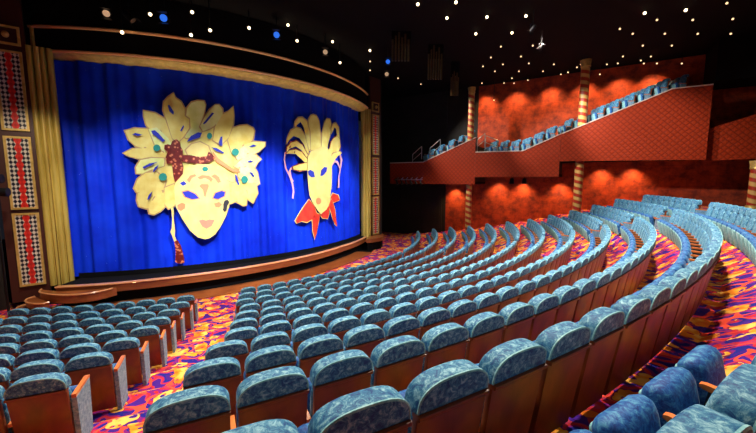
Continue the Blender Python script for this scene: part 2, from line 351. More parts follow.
LADY_SLITS = [[(-76.43,6.519),(-75.75,6.576),(-74.61,6.509),(-75.46,6.462)],[(-73.13,6.68),(-72.53,6.715),(-71.88,6.575),(-70.92,6.326),(-71.37,6.262),(-72.43,6.471),(-73.0,6.564)],[(-70.03,7.727),(-69.73,7.752),(-69.02,7.487),(-69.13,7.374),(-69.8,7.494)],[(-68.1,6.739),(-67.45,6.99),(-67.38,6.91),(-67.89,6.721)],[(-67.0,6.303),(-66.19,6.558),(-64.84,6.727),(-64.09,6.708),(-64.52,6.516),(-65.86,6.418)],[(-63.8,7.107),(-61.94,7.597),(-61.55,7.563),(-63.22,7.137),(-63.65,7.076)],[(-60.92,6.347),(-60.48,6.587),(-60.1,6.622),(-60.2,6.204),(-60.76,6.22)],[(-62.39,6.127),(-61.3,6.095),(-59.91,5.926),(-60.13,5.873),(-61.53,5.977)],[(-54.53,6.222),(-53.46,6.338),(-52.62,6.289),(-53.6,6.232)],[(-55.01,5.551),(-54.3,5.623),(-53.5,5.574),(-54.32,5.523)],[(-54.64,5.089),(-53.95,5.068),(-53.4,4.871),(-53.87,4.885)],[(-57.79,4.992),(-57.44,4.903),(-56.91,4.521),(-57.24,4.499),(-57.64,4.702)],[(-75.0,5.246),(-73.86,5.389),(-72.47,5.454),(-73.63,5.298),(-74.85,5.179)],[(-73.31,5.07),(-72.97,5.231),(-72.3,5.342),(-72.63,5.192),(-73.19,5.05)],[(-74.64,3.939),(-74.33,4.121),(-73.68,4.261),(-74.0,4.059),(-74.47,3.926)],[(-68.73,4.601),(-67.98,4.684),(-67.46,4.558),(-68.22,4.476)]]
LADY_CORD = [(-70.73,3.567),(-70.27,3.585),(-70.18,3.395),(-70.29,3.144),(-70.22,2.805),(-70.19,2.593),(-70.32,2.381),(-70.03,2.164),(-70.5,2.128),(-70.75,2.345),(-71.1,2.562),(-70.78,2.727),(-70.62,3.105),(-70.63,3.399)]
LADY_TASSEL = [(-70.49,2.149),(-69.84,2.191),(-69.27,1.936),(-68.85,1.408),(-68.87,1.177),(-70.02,1.193),(-70.55,1.269),(-70.34,1.696)]
JESTER_HORNS = [(1,[(-37.08,6.289),(-37.39,7.108),(-37.39,7.822),(-36.73,8.043),(-35.75,8.132),(-34.46,8.107),(-33.53,7.871),(-33.02,7.25),(-32.92,6.505),(-34.89,6.318)]),(1,[(-32.71,6.508),(-32.29,7.266),(-31.52,7.818),(-30.43,8.062),(-28.89,8.079),(-28.22,7.851),(-28.75,7.343),(-29.93,6.825),(-30.42,6.433)]),(1,[(-37.79,6.28),(-38.38,6.885),(-39.14,7.426),(-40.08,7.664),(-41.06,7.532),(-42.17,7.335),(-41.88,7.611),(-40.85,7.833),(-39.57,7.886),(-38.09,7.753),(-37.3,7.264),(-37.08,6.341)]),(1,[(-38.16,6.07),(-39.11,6.518),(-40.69,6.845),(-42.54,6.911),(-43.92,6.668),(-44.53,6.464),(-44.19,6.785),(-43.1,7.169),(-41.71,7.345),(-40.14,7.304),(-38.71,6.956),(-37.63,6.179)]),(1,[(-38.36,5.861),(-40.14,6.25),(-42.01,6.411),(-43.69,6.28),(-44.74,6.073),(-44.35,6.345),(-43.19,6.581),(-41.66,6.679),(-39.77,6.508),(-38.0,6.02)]),(1,[(-38.24,5.501),(-40.21,5.794),(-42.07,6.027),(-44.02,6.031),(-44.81,5.999),(-43.85,6.18),(-42.03,6.252),(-40.15,6.149),(-38.2,5.811)]),(1,[(-38.28,5.241),(-40.94,5.205),(-42.8,5.248),(-42.93,5.397),(-41.21,5.508),(-38.22,5.63)]),(1,[(-29.99,6.33),(-28.81,6.79),(-27.37,7.095),(-25.87,7.238),(-24.58,7.094),(-24.2,6.641),(-25.45,6.363),(-27.7,6.305),(-29.36,6.005)]),(1,[(-29.13,6.008),(-27.22,6.254),(-24.66,6.374),(-23.69,6.271),(-25.74,6.102),(-27.52,5.799),(-28.73,5.508)]),(1,[(-28.49,7.569),(-27.52,7.87),(-26.29,7.958),(-25.2,7.734),(-24.84,7.146),(-25.71,7.241),(-26.32,7.65),(-27.15,7.685),(-28.29,7.298)])]
JESTER_LOOPS = [[(-44.79,6.096),(-45.23,5.703),(-44.78,5.314),(-43.46,4.921),(-42.92,4.52),(-42.68,4.114),(-43.04,3.761),(-43.34,3.814),(-43.04,4.167),(-43.34,4.521),(-43.92,4.871),(-45.16,5.263),(-45.57,5.7),(-45.22,6.092)],[(-42.94,5.372),(-43.57,5.17),(-43.32,4.871),(-42.8,4.671),(-43.15,4.57),(-43.83,4.821),(-44.01,5.169),(-43.39,5.37)],[(-24.23,6.351),(-23.06,5.899),(-23.96,5.305),(-24.83,4.834),(-25.0,4.247),(-25.63,4.25),(-25.36,4.833),(-24.61,5.36),(-23.9,5.89),(-24.78,6.286)],[(-28.96,5.562),(-27.02,5.86),(-25.51,5.817),(-24.22,5.421),(-24.77,5.388),(-25.78,5.7),(-26.89,5.748),(-28.75,5.395)]]
JESTER_FACE = [(-38.45,5.24),(-38.18,5.915),(-37.27,6.209),(-35.26,6.366),(-33.31,6.526),(-31.26,6.53),(-29.77,6.333),(-28.68,5.957),(-28.77,5.17),(-29.1,4.378),(-30.35,3.423),(-31.7,3.073),(-33.79,2.836),(-35.5,3.153),(-36.94,3.468),(-37.91,3.93),(-38.37,4.615)]
JESTER_EYES = [[(-38.29,5.163),(-37.65,5.259),(-36.53,5.153),(-36.13,4.879),(-37.29,4.862),(-38.08,4.981)],[(-33.76,4.936),(-33.48,5.234),(-32.24,5.431),(-31.23,5.409),(-31.56,5.187),(-32.79,4.959)]]
JESTER_NOSE = [(-33.7,3.57),(-33.85,3.481),(-34.25,3.419),(-34.78,3.401),(-35.29,3.431),(-35.66,3.5),(-35.78,3.591),(-35.64,3.679),(-35.25,3.741),(-34.73,3.76),(-34.21,3.732),(-33.83,3.662)]
JESTER_COLLAR = [[(-37.95,3.691),(-39.92,3.29),(-41.61,2.948),(-42.69,2.659),(-42.21,2.506),(-40.52,2.59),(-38.85,2.49),(-37.24,2.611),(-34.97,2.817),(-36.41,3.328)],[(-37.05,2.688),(-36.97,1.98),(-36.29,1.513),(-35.21,1.939),(-34.3,2.585),(-33.99,2.829),(-35.72,2.938)],[(-33.87,2.821),(-32.85,2.614),(-30.89,2.544),(-30.19,2.823),(-30.14,3.278)],[(-30.37,3.253),(-29.28,2.865),(-27.54,2.192),(-26.3,1.998),(-26.76,2.411),(-27.3,2.979),(-28.22,3.485),(-29.23,3.639)],[(-29.4,3.726),(-27.79,3.422),(-24.97,3.538),(-25.73,3.84),(-28.16,3.957)]]
def set_uv(o, fn):
    me = o.data; uv = me.uv_layers.new(name='UVMap')
    for lp in me.loops: uv.data[lp.index].uv = fn(me.vertices[lp.vertex_index].co)

# ------------------------------------------------------------------ camera
cam = bpy.data.cameras.new('camera'); cam.sensor_width = 36; cam.lens = 342.58/756*36; cam.clip_end = 200
co = bpy.data.objects.new('camera', cam); COL.objects.link(co)
co.location = (0, 0, ZO); co.rotation_euler = (math.pi/2 - .1078, 0, 0)
SC.camera = co

# ------------------------------------------------------------------ rows of the house
NROW = 12                                                    # 0 is the rear row, 11 the front one
SEAT_H = .90
def row(i):
    j = i - 1
    r, z = 26.437 - 1.0648*j - .0046*j*j, -1.1121 - .3799*j + .0107*j*j
    if i == 0: r, z = 27.46, -.84
    return r, z + ZO - SEAT_H                                # radius of the back tops, terrace height
PER = 3.72
def amax(r):                                                 # angle at which a terrace meets the side wall
    k = -8.28
    c = (PER - k)/r
    return 58.33 - math.degrees(math.acos(c)) if c < 1 else 58.0

# floor: a carpeted terrace for every row, short risers between them
bm = NB()
prof = []                                                    # (radius, height) from the stage outwards
prof.append((12.35, 0.0))
for i in reversed(range(NROW)):
    r, z = row(i)
    prof += [(r-.40, z), (r+.16, z)]
prof[0] = (12.35, row(11)[1])
prof += [(28.1, row(0)[1]+.25), (31.5, row(0)[1]+.25)]
prev = None
N_A = 110
for (r0, z0), (r1, z1) in zip(prof, prof[1:]):
    for q in range(N_A):
        f0, f1 = q/N_A, (q+1)/N_A
        A0, A1 = -104, amax(r0); B0, B1 = -104, amax(r1)
        vs = [bm.verts.new(pol(a, r, z)) for a, r, z in ((A0+(A1-A0)*f0, r0, z0), (A0+(A1-A0)*f1, r0, z0), (B0+(B1-B0)*f1, r1, z1), (B0+(B1-B0)*f0, r1, z1))]
        bm.faces.new(vs)
bmesh.ops.remove_doubles(bm, verts=bm.verts[:], dist=.0005)
fl = build('floor', bm, M['carpet'], smooth=False); tag(fl, kind='structure')
zf = row(11)[1]
bm = NB(); box(bm, -30, 6.2, 8, 40, zf-.35, zf-.02)
tag(build('floor_front', bm, M['black'], smooth=False), kind='structure')

# ------------------------------------------------------------------ side walls, ceiling
CEIL = 6.95 + ZO
def wall(name, pts, z0, z1, m, th=.2, uv=True):
    bm = NB(); L = 0; rows_ = []
    for k, (a, b) in enumerate(zip(pts, pts[1:])):
        a, b = Vector(a), Vector(b); d = (b-a).normalized(); n = Vector((-d.y, d.x))*th
        vs = [bm.verts.new((*p, z)) for p, z in ((a, z0), (b, z0), (b, z1), (a, z1))]
        ws = [bm.verts.new((*(p+n), z)) for p, z in ((a, z0), (b, z0), (b, z1), (a, z1))]
        bm.faces.new(vs); bm.faces.new(list(reversed(ws)))
        for q in range(4): bm.faces.new((vs[q], ws[q], ws[(q+1) % 4], vs[(q+1) % 4]))
    o = build(name, bm, m, smooth=False); tag(o, kind='structure')
    if uv: set_uv(o, lambda c: ((c.xy - D0).dot(DIR), c.z))
    return o
g2 = lambda al, pe: gal(al, pe, 0)[:2]
wall('wall_right', [g2(3.3, 3.6), g2(24, 3.6)], -.6, CEIL, M['orange_wall'])
wall('wall_right_lower', [g2(.85, 3.6), g2(3.299, 3.6)], -.6, ZO-.1, M['orange_wall'])
wall('wall_right_upper', [g2(.85, 3.6), g2(3.299, 3.6)], ZO-.1, CEIL, M['dark_wall'])
wall('wall_side_stage', [(.3, 25.3), (.3, 31.0), g2(.84, 3.6)], -.6, CEIL, M['dark_wall'])
wall('wall_left', [(-21, 6.4), (-13.6, 12.1)], -.6, CEIL, M['dark_wall'])
wall('wall_rear', [g2(24, 3.6), (23.6, 6.5), (14, -3), (-2, -6.8), (-19, -4.8), (-21, 6.4)], -.6, CEIL, M['dark_wall'])
bm = NB(); box(bm, -32, 26, -9, 42, CEIL, CEIL+.2)
tag(build('ceiling', bm, M['ceiling'], smooth=False), kind='structure')
# dark soffit over the top seats at the far end of the gallery
bm = NB(); prism(bm, [(15.9, 1.2), (24, 1.2), (24, 3.55), (15.9, 3.55)], 4.95+ZO, CEIL-.01, lambda u, v, e: gal(u, v, e))
tag(build('ceiling_soffit', bm, M['ceiling'], smooth=False), kind='structure')
# door leaves in the dark wall beside the stage
a, b = Vector(g2(.84, 3.6)), Vector((.3, 31.0))
for k, (t0, t1) in enumerate(((.05, .33), (.36, .64))):
    p, q = a.lerp(b, t0), a.lerp(b, t1); d = (q-p).normalized(); n = Vector((-d.y, d.x))
    bm = NB(); w = (q-p).length
    box(bm, 0, w, -.08, -.02, zf+.02, zf+3.7)
    box(bm, .15, w-.15, -.10, -.07, zf+.3, zf+1.6); box(bm, .15, w-.15, -.10, -.07, zf+1.8, zf+3.4)
    for v in bm.verts:
        c = p + d*v.co.x + n*(-v.co.y-.0); v.co.x, v.co.y = c.x, c.y
    o = build('door_%d' % (k+1), bm, M['dark_wall'], smooth=False); tag(o, kind='structure')

# ------------------------------------------------------------------ stage
ZS = -3.9 + ZO
def rc(a): return 11.0 + .5*((a+40)/40)**2                   # line of the drape
def lipx(a): return .45 + .72*min(max((-25-a)/55, 0), 1)
st = empty('stage', pol(-48, 11.0, zf)); tag(st, 'curved wooden thrust stage with bright copper nosing under the blue drape', 'stage')
def under(o, root):
    o.parent = root; o.matrix_parent_inverse = root.matrix_basis.inverted(); return o
angs = lin(-87.2, -8.4, 72)
bm = NB()
rings = [[bm.verts.new(pol(a, r, ZS)) for r in (5.0, rc(a)+lipx(a)-.1)] for a in angs]
for A, B in zip(rings, rings[1:]): bm.faces.new((A[0], A[1], B[1], B[0]))
under(build('deck', bm, M['black'], smooth=False), st)
R0 = 11.0
bm = NB(); sweep(bm, [(R0-.12, ZS-.34), (R0-.02, ZS-.34), (R0, ZS-.06), (R0-.12, ZS-.06)], angs, lambda a: rc(a)-R0+lipx(a))
under(build('fascia', bm, M['stage_wood']), st)
bm = NB(); sweep(bm, [(R0-.14, ZS-.06), (R0+.03, ZS-.06), (R0+.045, ZS-.03), (R0+.03, ZS+.005), (R0-.14, ZS+.005)], angs, lambda a: rc(a)-R0+lipx(a))
under(build('nosing', bm, M['nosing']), st)
bm = NB(); sweep(bm, [(R0-.5, zf-.1), (R0-.28, zf-.1), (R0-.28, ZS-.3), (R0-.5, ZS-.3)], angs, lambda a: rc(a)-R0+lipx(a))
under(build('riser', bm, M['black']), st)
bm = NB(); sweep(bm, [(R0-.27, zf-.1), (R0+.80, zf-.1), (R0+.80, zf+.05), (R0-.27, zf+.05)], lin(-84, -15, 60), lambda a: rc(a)-R0+lipx(a))
tag(build('stage_curb', bm, M['stage_wood']), 'low reddish wooden curb running along the foot of the stage', 'curb')

# crescent steps at the end of the stage by the mosaic pillar
lipline = lambda a0, a1, n: [pol(a, rc(a)+lipx(a)+.07, 0)[:2] for a in lin(a0, a1, n)]
for k, (z0, z1, what) in enumerate(((ZS-.46, ZS-.16, 'upper'), (ZS-.595, ZS-.40, 'middle'), (zf-.08, ZS-.645, 'lowest'))):
    if k == 0: pts = [(-12.50, 12.36), (-12.42, 12.2), (-12.2, 11.98), (-11.64, 11.78), (-10.95, 11.68), (-10.45, 11.82), (-10.10, 12.1), (-9.95, 12.48)]
    else:
        q = .30*k
        pts = [(-12.53-.4*q, 12.30-.2*q), (-12.5-.75*q, 12.1-.35*q), (-12.25-.65*q, 11.84-.55*q), (-11.9-.4*q, 11.68-.55*q), (-11.6-.2*q, 11.60-.4*q), (-11.55-.1*q, 11.70-.1*q)]
    # smooth the outline
    for _ in range(2):
        q_ = [pts[0]]
        for a_, b_ in zip(pts, pts[1:]):
            q_ += [(a_[0]*.75+b_[0]*.25, a_[1]*.75+b_[1]*.25), (a_[0]*.25+b_[0]*.75, a_[1]*.25+b_[1]*.75)]
        pts = q_ + [pts[-1]]
    rim = list(pts)
    if k == 0: pts = pts + lipline(-78.5, -86.5, 8)
    s = empty('stage_step', (-11.2, 12.3, z0)); tag(s, 'wooden %s crescent step with copper edge at the stage corner below the mosaic panels' % what, 'step')
    bm = NB(); prism(bm, pts, z0, z1, lambda u, v, e: (u, v, e))
    under(build('tread', bm, M['stage_wood'], smooth=False), s)
    bm = NB(); tube(bm, [(x, y, z1) for x, y in rim], .035, 6)
    under(build('edge', bm, M['nosing']), s)
# platform at the far stage corner
s = empty('corner_platform', (-.3, 23.2, zf)); tag(s, 'small wooden corner platform where the stage meets the far gilded pilaster', 'platform')
bm = NB(); prism(bm, [(-.80, 22.45), (-.4, 22.55), (.25, 23.2), (.42, 24.0), (.40, 24.85), (-.63, 23.5)], ZS-.30, ZS-.05, lambda u, v, e: (u, v, e))
under(build('platform_top', bm, M['stage_wood'], smooth=False), s)
bm = NB(); prism(bm, [(-.72, 22.55), (-.42, 22.65), (.18, 23.25), (.32, 24.0), (.30, 24.7), (-.60, 23.5)], zf-.1, ZS-.29, lambda u, v, e: (u, v, e))
under(build('platform_base', bm, M['black'], smooth=False), s)

# ------------------------------------------------------------------ proscenium
pr = empty('proscenium_arch', pol(-48, 11.4, ZS)); tag(pr, 'gilded curved proscenium arch with copper rails framing the blue drape', 'proscenium')
HB, HL, HH = 4.47+ZO, 4.69+ZO, 5.54+ZO                      # underside of the header, its lower and upper rails
angh = lin(-91.5, -8.5, 72)
bm = NB(); sweep(bm, [(10.7, HB+.02), (11.0, HB), (11.30, HB+.01), (11.42, HB+.05), (11.5, HB+.11), (11.68, HB+.15), (11.68, HB+.20), (10.7, HB+.20)], angh, lambda a: .10*((a+48)/40)**2+.06)
under(build('cornice', bm, M['gold']), pr)
RX = lambda a: .10*((a+48)/40)**2
bm = NB(); sweep(bm, [(11.2, HL-.05), (11.72, HL-.05), (11.72, HH-.0), (11.2, HH-.0)], angh, RX)
under(build('header', bm, M['black']), pr)
for z, r in ((HL, .055), (HH, .060)):
    bm = NB(); tube(bm, [pol(a, 11.76+RX(a), z) for a in angh], r, 8)
    under(build('rail', bm, M['copper']), pr)
bm = NB(); sweep(bm, [(10.6, HH-.1), (11.6, HH-.1), (11.6, CEIL-.01), (10.6, CEIL-.01)], angh, RX)
under(build('upper_header', bm, M['ceiling']), pr)
for a in (-91.0,):
    bm = NB(); tube(bm, [pol(a, 11.76+RX(a), HL), pol(a, 11.76+RX(a), HH)], .06, 8); under(build('rail_post', bm, M['gold']), pr)

def splay(J, d, t, back, z):                                 # along the splayed side of the arch
    n = Vector((-d[1], d[0])) if J[0] > -5 else Vector((d[1], -d[0]))
    p = Vector(J) + Vector(d)*t + n*back
    return (p.x, p.y, z)
SIDES = (((-11.93, 13.12), (-.81, -.586), .70, .80, 1.50, -1, 'stage-step'), ((-1.02, 23.42), (.65, .76), .80, .92, 1.62, 1, 'far'))
for J, d, jw, p0, p1, sgn, nm in SIDES:
    # fluted pilaster: a strip with a ribbed front
    pts = []
    nf = 4
    pts.append((0, .18)); 
    for f in range(nf):
        w0 = jw*f/nf; w = jw/nf
        for q in range(7):
            u = q/6; pts.append((w0 + w*u, -.05*math.sin(math.pi*u)))
    pts.append((jw, .18))
    bm = NB()
    prism(bm, pts, ZS-.25 if sgn > 0 else ZS-.14, HL+.05, lambda u, v, e: splay(J, d, u, v, e))
    under(build('pilaster', bm, M['pilaster_gold'], angle=70), pr)
    bm = NB(); prism(bm, [(jw, .02), (p1+.25, .02), (p1+.25, .2), (jw, .2)], ZS-.02 if sgn > 0 else ZS-.6, CEIL-.01, lambda u, v, e: splay(J, d, u, v, e))
    under(build('side_pier', bm, M['frame_wood'], smooth=False), pr)
    for k, (z0, z1) in enumerate(((-3.92, -1.22), (-1.08, 1.52), (1.72, 4.45), (4.65, 5.28))):
        z0 += ZO; z1 += ZO
        pos = ('lowest', 'middle', 'tall upper', 'small topmost')[k]
        label = ('%s gold-framed harlequin mosaic panel beside the gilded pilaster %s' % (pos, 'above the crescent steps' if sgn < 0 else 'next to the dark doors'))
        base = splay(J, d, (p0+p1)/2, 0, z0)
        mp = empty('mosaic_panel', base); tag(mp, label, 'panel', 'mosaic panels flanking the stage')
        fw = .07
        bm = NB()
        for (u0, u1, e0, e1) in ((p0, p1, z0, z0+fw), (p0, p1, z1-fw, z1), (p0, p0+fw, z0+fw, z1-fw), (p1-fw, p1, z0+fw, z1-fw)):
            prism(bm, [(u0, -.07), (u1, -.07), (u1, .015), (u0, .015)], e0, e1, lambda u, v, e: splay(J, d, u, v, e))
        under(build('frame', bm, M['gold'], smooth=False), mp)
        bm = NB(); prism(bm, [(p0+fw, -.03), (p1-fw, -.03), (p1-fw, .01), (p0+fw, .01)], z0+fw, z1-fw, lambda u, v, e: splay(J, d, u, v, e))
        mo = under(build('mosaic' if k < 3 else 'emblem', bm, M['mosaic'] if k < 3 else M['frame_wood'], smooth=False), mp)
        wd = p1-p0-2*fw
        set_uv(mo, lambda c: (((c.xy-Vector(J)).dot(Vector(d)) - (p0+p1)/2)/wd, (c.z-(z0+z1)/2)/wd))
        if k == 3:
            bm = NB(); c0 = splay(J, d, (p0+p1)/2, -.10, (z0+z1)/2); ball(bm, c0, .10, 12, 8)
            for v in bm.verts:
                w = v.co - Vector(c0); v.co = Vector(c0) + Vector((w.x, w.y, w.z*1.1))
            under(build('boss', bm, M['gold']), mp)

# ------------------------------------------------------------------ drape with two carnival masks
FOLD = lambda a:   .085*math.sin(RAD(a)*58 + 1.6*math.sin(RAD(a)*9)) + .045*math.sin(RAD(a)*143 + 2*math.sin(RAD(a)*13))
bm = NB(); angc = lin(-89.2, -7.3, 600)
rings = [[bm.verts.new(pol(a, rc(a) - .15 + FOLD(a)*(1.0 if z < HB-.5 else .7) + (.03 if z < ZS+.5 else 0), z)) for z in (ZS+.015, ZS+.3, ZS+2, ZS+4, ZS+6, HB-.005)] for a in angc]
for A, B in zip(rings, rings[1:]):
    for i in range(5): bm.faces.new((A[i], A[i+1], B[i+1], B[i]))
dr = build('stage_curtain', bm, M['drape'], angle=80); tag(dr, 'royal blue stage curtain with two painted carnival masks', 'curtain')
hem = NB(); sweep(hem, [(R0+.01, ZS+.01), (R0+.05, ZS+.01), (R0+.05, ZS+.20), (R0+.01, ZS+.20)], lin(-87.4, -9.2, 72), lambda a: rc(a)-R0)
build('hem', hem, M['black'], dr)
def patch(name, poly, m, off, parent, label=None, th=.02):
    """A piece of cloth cut to an outline (angle, height) and laid on the drape."""
    b = NB(); vs = [b.verts.new((a, z, 0)) for a, z in poly]
    f = b.faces.new(vs); bmesh.ops.triangulate(b, faces=[f])
    a0, a1 = min(p[0] for p in poly), max(p[0] for p in poly)
    k = math.floor(a0)+1
    while k < a1:
        bmesh.ops.bisect_plane(b, geom=b.verts[:]+b.edges[:]+b.faces[:], plane_co=(k, 0, 0), plane_no=(1, 0, 0)); k += 1.0
    ex = bmesh.ops.extrude_face_region(b, geom=b.faces[:])
    top = {v for v in ex['geom'] if isinstance(v, bmesh.types.BMVert)}
    for v in b.verts:
        a, z = v.co.x, v.co.y
        v.co = pol(a, rc(a) + off + .25*FOLD(a) + (th if v in top else 0), z)
    o = build(name, b, m, parent, smooth=False)
    if label: o['label'] = label
    return o
def grow(poly, d):
    cx, cz = sum(p[0] for p in poly)/len(poly), sum(p[1] for p in poly)/len(poly)
    out = []
    for a, z in poly:
        dx, dz = (a-cx)*.195, z-cz; L = math.hypot(dx, dz) or 1
        out.append((a + (dx/L*d)/.195, z + dz/L*d))
    return out
def mask(face, label):
    f = patch('carnival_mask', face, M['cream_face'], .135, dr, label); return f
lady = mask(LADY_FACE, 'pale lady mask with feather headdress')
lvl = .055
for t, p in LADY_FEATHERS:
    if t == 'b':
        patch('headdress_base', p, M['cream'], .05, lady); continue
    m = M['cream_pale'] if t == 0 else (M['cream'] if t == 1 else M['cream_face'])
    patch('feather_outline', grow(p, .055), M['outline'], lvl, lady, th=.004)
    patch('feather', p, m, lvl+.004, lady, th=.004); lvl += .003
for p in LADY_SLITS: patch('feather_slit', p, M['eye_blue'], .142, lady)
for p in LADY_GEMS: patch('jewel', p, M['gem'], .16, lady)
for p in LADY_EYES:
    patch('eyelid', grow(p, .05), M['blush'], .148, lady, th=.012); patch('eye', p, M['eye_blue'], .154, lady, th=.012)
for p in LADY_SCROLLS: patch('scroll', p, M['blush'], .150, lady, th=.01)
patch('lips', LADY_LIPS, M['lip'], .152, lady); patch('curl', LADY_CURL, M['ink'], .152, lady)
patch('ribbon', LADY_RIBBON, M['sequin'], .150, lady); patch('bow', LADY_BOW, M['sequin'], .160, lady)
patch('cord', LADY_CORD, M['cream_face'], .10, lady); patch('tassel', LADY_TASSEL, M['sequin'], .105, lady)
jest = mask(JESTER_FACE, 'long-faced jester mask with red collar')
lvl = .07
for t, p in JESTER_HORNS:
    patch('horn_outline', grow(p, .07), M['sequin'] if lvl > .085 and lvl < .10 else M['outline'], lvl, jest, th=.006)
    patch('horn', p, M['cream'], lvl+.004, jest, th=.006); lvl += .004
for p in JESTER_LOOPS: patch('streamer', p, M['rose'], .06, jest)
for p in JESTER_COLLAR:
    patch('collar_trim', grow(p, .05), M['cream_face'], .09, jest, th=.01); patch('collar', p, M['jester_red'], .10, jest, th=.012)
for p in JESTER_EYES: patch('eye', p, M['eye_blue'], .152, jest)
patch('nose', JESTER_NOSE, M['blush'], .152, jest)
# ------------------------------------------------------------------ theatre seats
def lean(y, z): return y + .128 - .145*z/.88
def arch(w, z0, zs, z1, n=9, p=2.7):
    """D-shaped outline: square foot, sides to zs, then a full rounded crown up to z1."""
    h = w/2; pts = [(-h, z0), (h, z0), (h, (z0+zs)/2)]
    for k in range(n*2+1):
        t = math.pi*k/(2*n)
        c, s = math.cos(t), math.sin(t)
        pts.append((h*math.copysign(abs(c)**(2/p), c), zs + (z1-zs)*abs(s)**(2/p)))
    pts.append((-h, (z0+zs)/2)); return pts
def rrect(w, z0, z1, r, n=3):
    pts = []
    for cx, cz, a0 in ((w/2-r, z1-r, 0), (-w/2+r, z1-r, 90), (-w/2+r, z0+r, 180), (w/2-r, z0+r, 270)):
        for k in range(n+1):
            t = RAD(a0+90*k/n); pts.append((cx+r*math.cos(t), cz+r*math.sin(t)))
    return pts
up = lambda u, v, t: (u, lean(t, v), v)
SOFT = ((0, 1), (.12, .55), (.45, .16), (1, 0)); EASY = ((0, 1), (.3, .3), (1, 0))
def back_bm(fine=True):
    b = NB(); n = 9 if fine else 4
    slab(b, arch(.512, .715, .735, SEAT_H-.012, n, 2.75), -.100, .045, .020, up, layers=SOFT if fine else EASY)
    if fine:
        A = arch(.500, .725, .735, SEAT_H-.018, n, 2.75)[2:]
        tube(b, [up(u, v, -.094) for u, v in A], .0085, 5, 1)
    slab(b, arch(.49, .30, .60, .73, 4), -.045, .058, .03, up, layers=EASY)
    return b
def shell_bm():
    b = NB()
    slab(b, [(-.242, .05), (.242, .05), (.252, .70), (-.252, .70)], -.098, -.05, .008, up, layers=EASY)
    slab(b, [(-.256, .696), (.256, .696), (.256, .724), (-.256, .724)], -.122, -.045, .008, up, layers=EASY)
    return b
def cushion_bm(fine=True):
    b = NB(); t = RAD(13)
    put = lambda u, v, w: (u, .235 + v*math.sin(t) + w*math.cos(t), .09 + v*math.cos(t) - w*math.sin(t))
    slab(b, rrect(.475, 0, .45, .06, 3 if fine else 2), 0, .16, .07, put, layers=SOFT if fine else EASY)
    return b
def facing_bm():
    b = NB(); t = RAD(13)
    put = lambda u, v, w: (u, .235 + v*math.sin(t) + w*math.cos(t), .09 + v*math.cos(t) - w*math.sin(t))
    slab(b, rrect(.41, -.03, .40, .03, 2), .138, .166, .012, put, layers=EASY)
    return b
def arm_bm(x, inner=True):
    b = NB()
    pts = [(.0, .385), (.30, .400), (.325, .410), (.325, .428), (.30, .435), (.0, .420)] if inner else [(-.01, .575), (.35, .595), (.38, .606), (.38, .628), (.35, .636), (-.01, .615)]
    prism(b, pts, x-.022, x+.022, lambda u, v, e: (e, u, v)); return b
def post_bm(x):
    b = NB(); prism(b, [(.10, -.01), (.34, -.01), (.28, .402), (.03, .39)], x-.016, x+.016, lambda u, v, e: (e, u, v)); return b
def end_bm(x):
    b = NB(); pts = [(.03, .0), (.33, .0), (.36, .603), (-.01, .577)] if x > 0 else [(.05, .0), (.30, .0), (.27, .402), (.02, .39)]
    prism(b, pts, x-.026, x+.026, lambda u, v, e: (e, u, v)); return b
ARM = .28
def mesh_of(bm, m, name):
    bmesh.ops.scale(bm, vec=(1, 1, 1.065), verts=bm.verts[:])
    o = build(name, bm, m); me = o.data; bpy.data.objects.remove(o); return me
ME = dict(back=mesh_of(back_bm(), [M['velvet'], M['panel_velvet']], 'backrest'), shell=mesh_of(shell_bm(), M['wood'], 'back_shell'),
          cushion=mesh_of(cushion_bm(), M['velvet_seat'], 'seat_cushion'), facing=mesh_of(facing_bm(), M['panel_velvet'], 'cushion_facing'),
          arm=mesh_of(arm_bm(-ARM), M['arm_wood'], 'armrest'), post=mesh_of(post_bm(-ARM), M['dark_seat'], 'standard'),
          arm_r=mesh_of(arm_bm(ARM, False), M['arm_wood'], 'armrest'), arm_l=mesh_of(arm_bm(-ARM, False), M['arm_wood'], 'armrest'), endl=mesh_of(end_bm(-ARM), M['end_velvet'], 'end_panel'), endr=mesh_of(end_bm(ARM), M['end_velvet'], 'end_panel'))
def child(name, me, parent, label=None):
    o = bpy.data.objects.new(name, me); o.parent = parent; COL.objects.link(o)
    if label: o['label'] = label
    return o
def theatre_seat(name, x, y, z, rz, label, group, first=False, last=False, cat='seat'):
    t = empty(name, (x, y, z), rz); tag(t, label, cat, group)
    child('backrest', ME['back'], t); child('back_shell', ME['shell'], t); 
    c = child('seat_cushion', ME['cushion'], t); child('cushion_facing', ME['facing'], c)
    child('armrest', ME['arm'], t)
    child('end_panel' if first else 'standard', ME['endl'] if first else ME['post'], t)
    if last:
        child('armrest', ME['arm_r'], t); child('end_panel', ME['endr'], t)
    return t

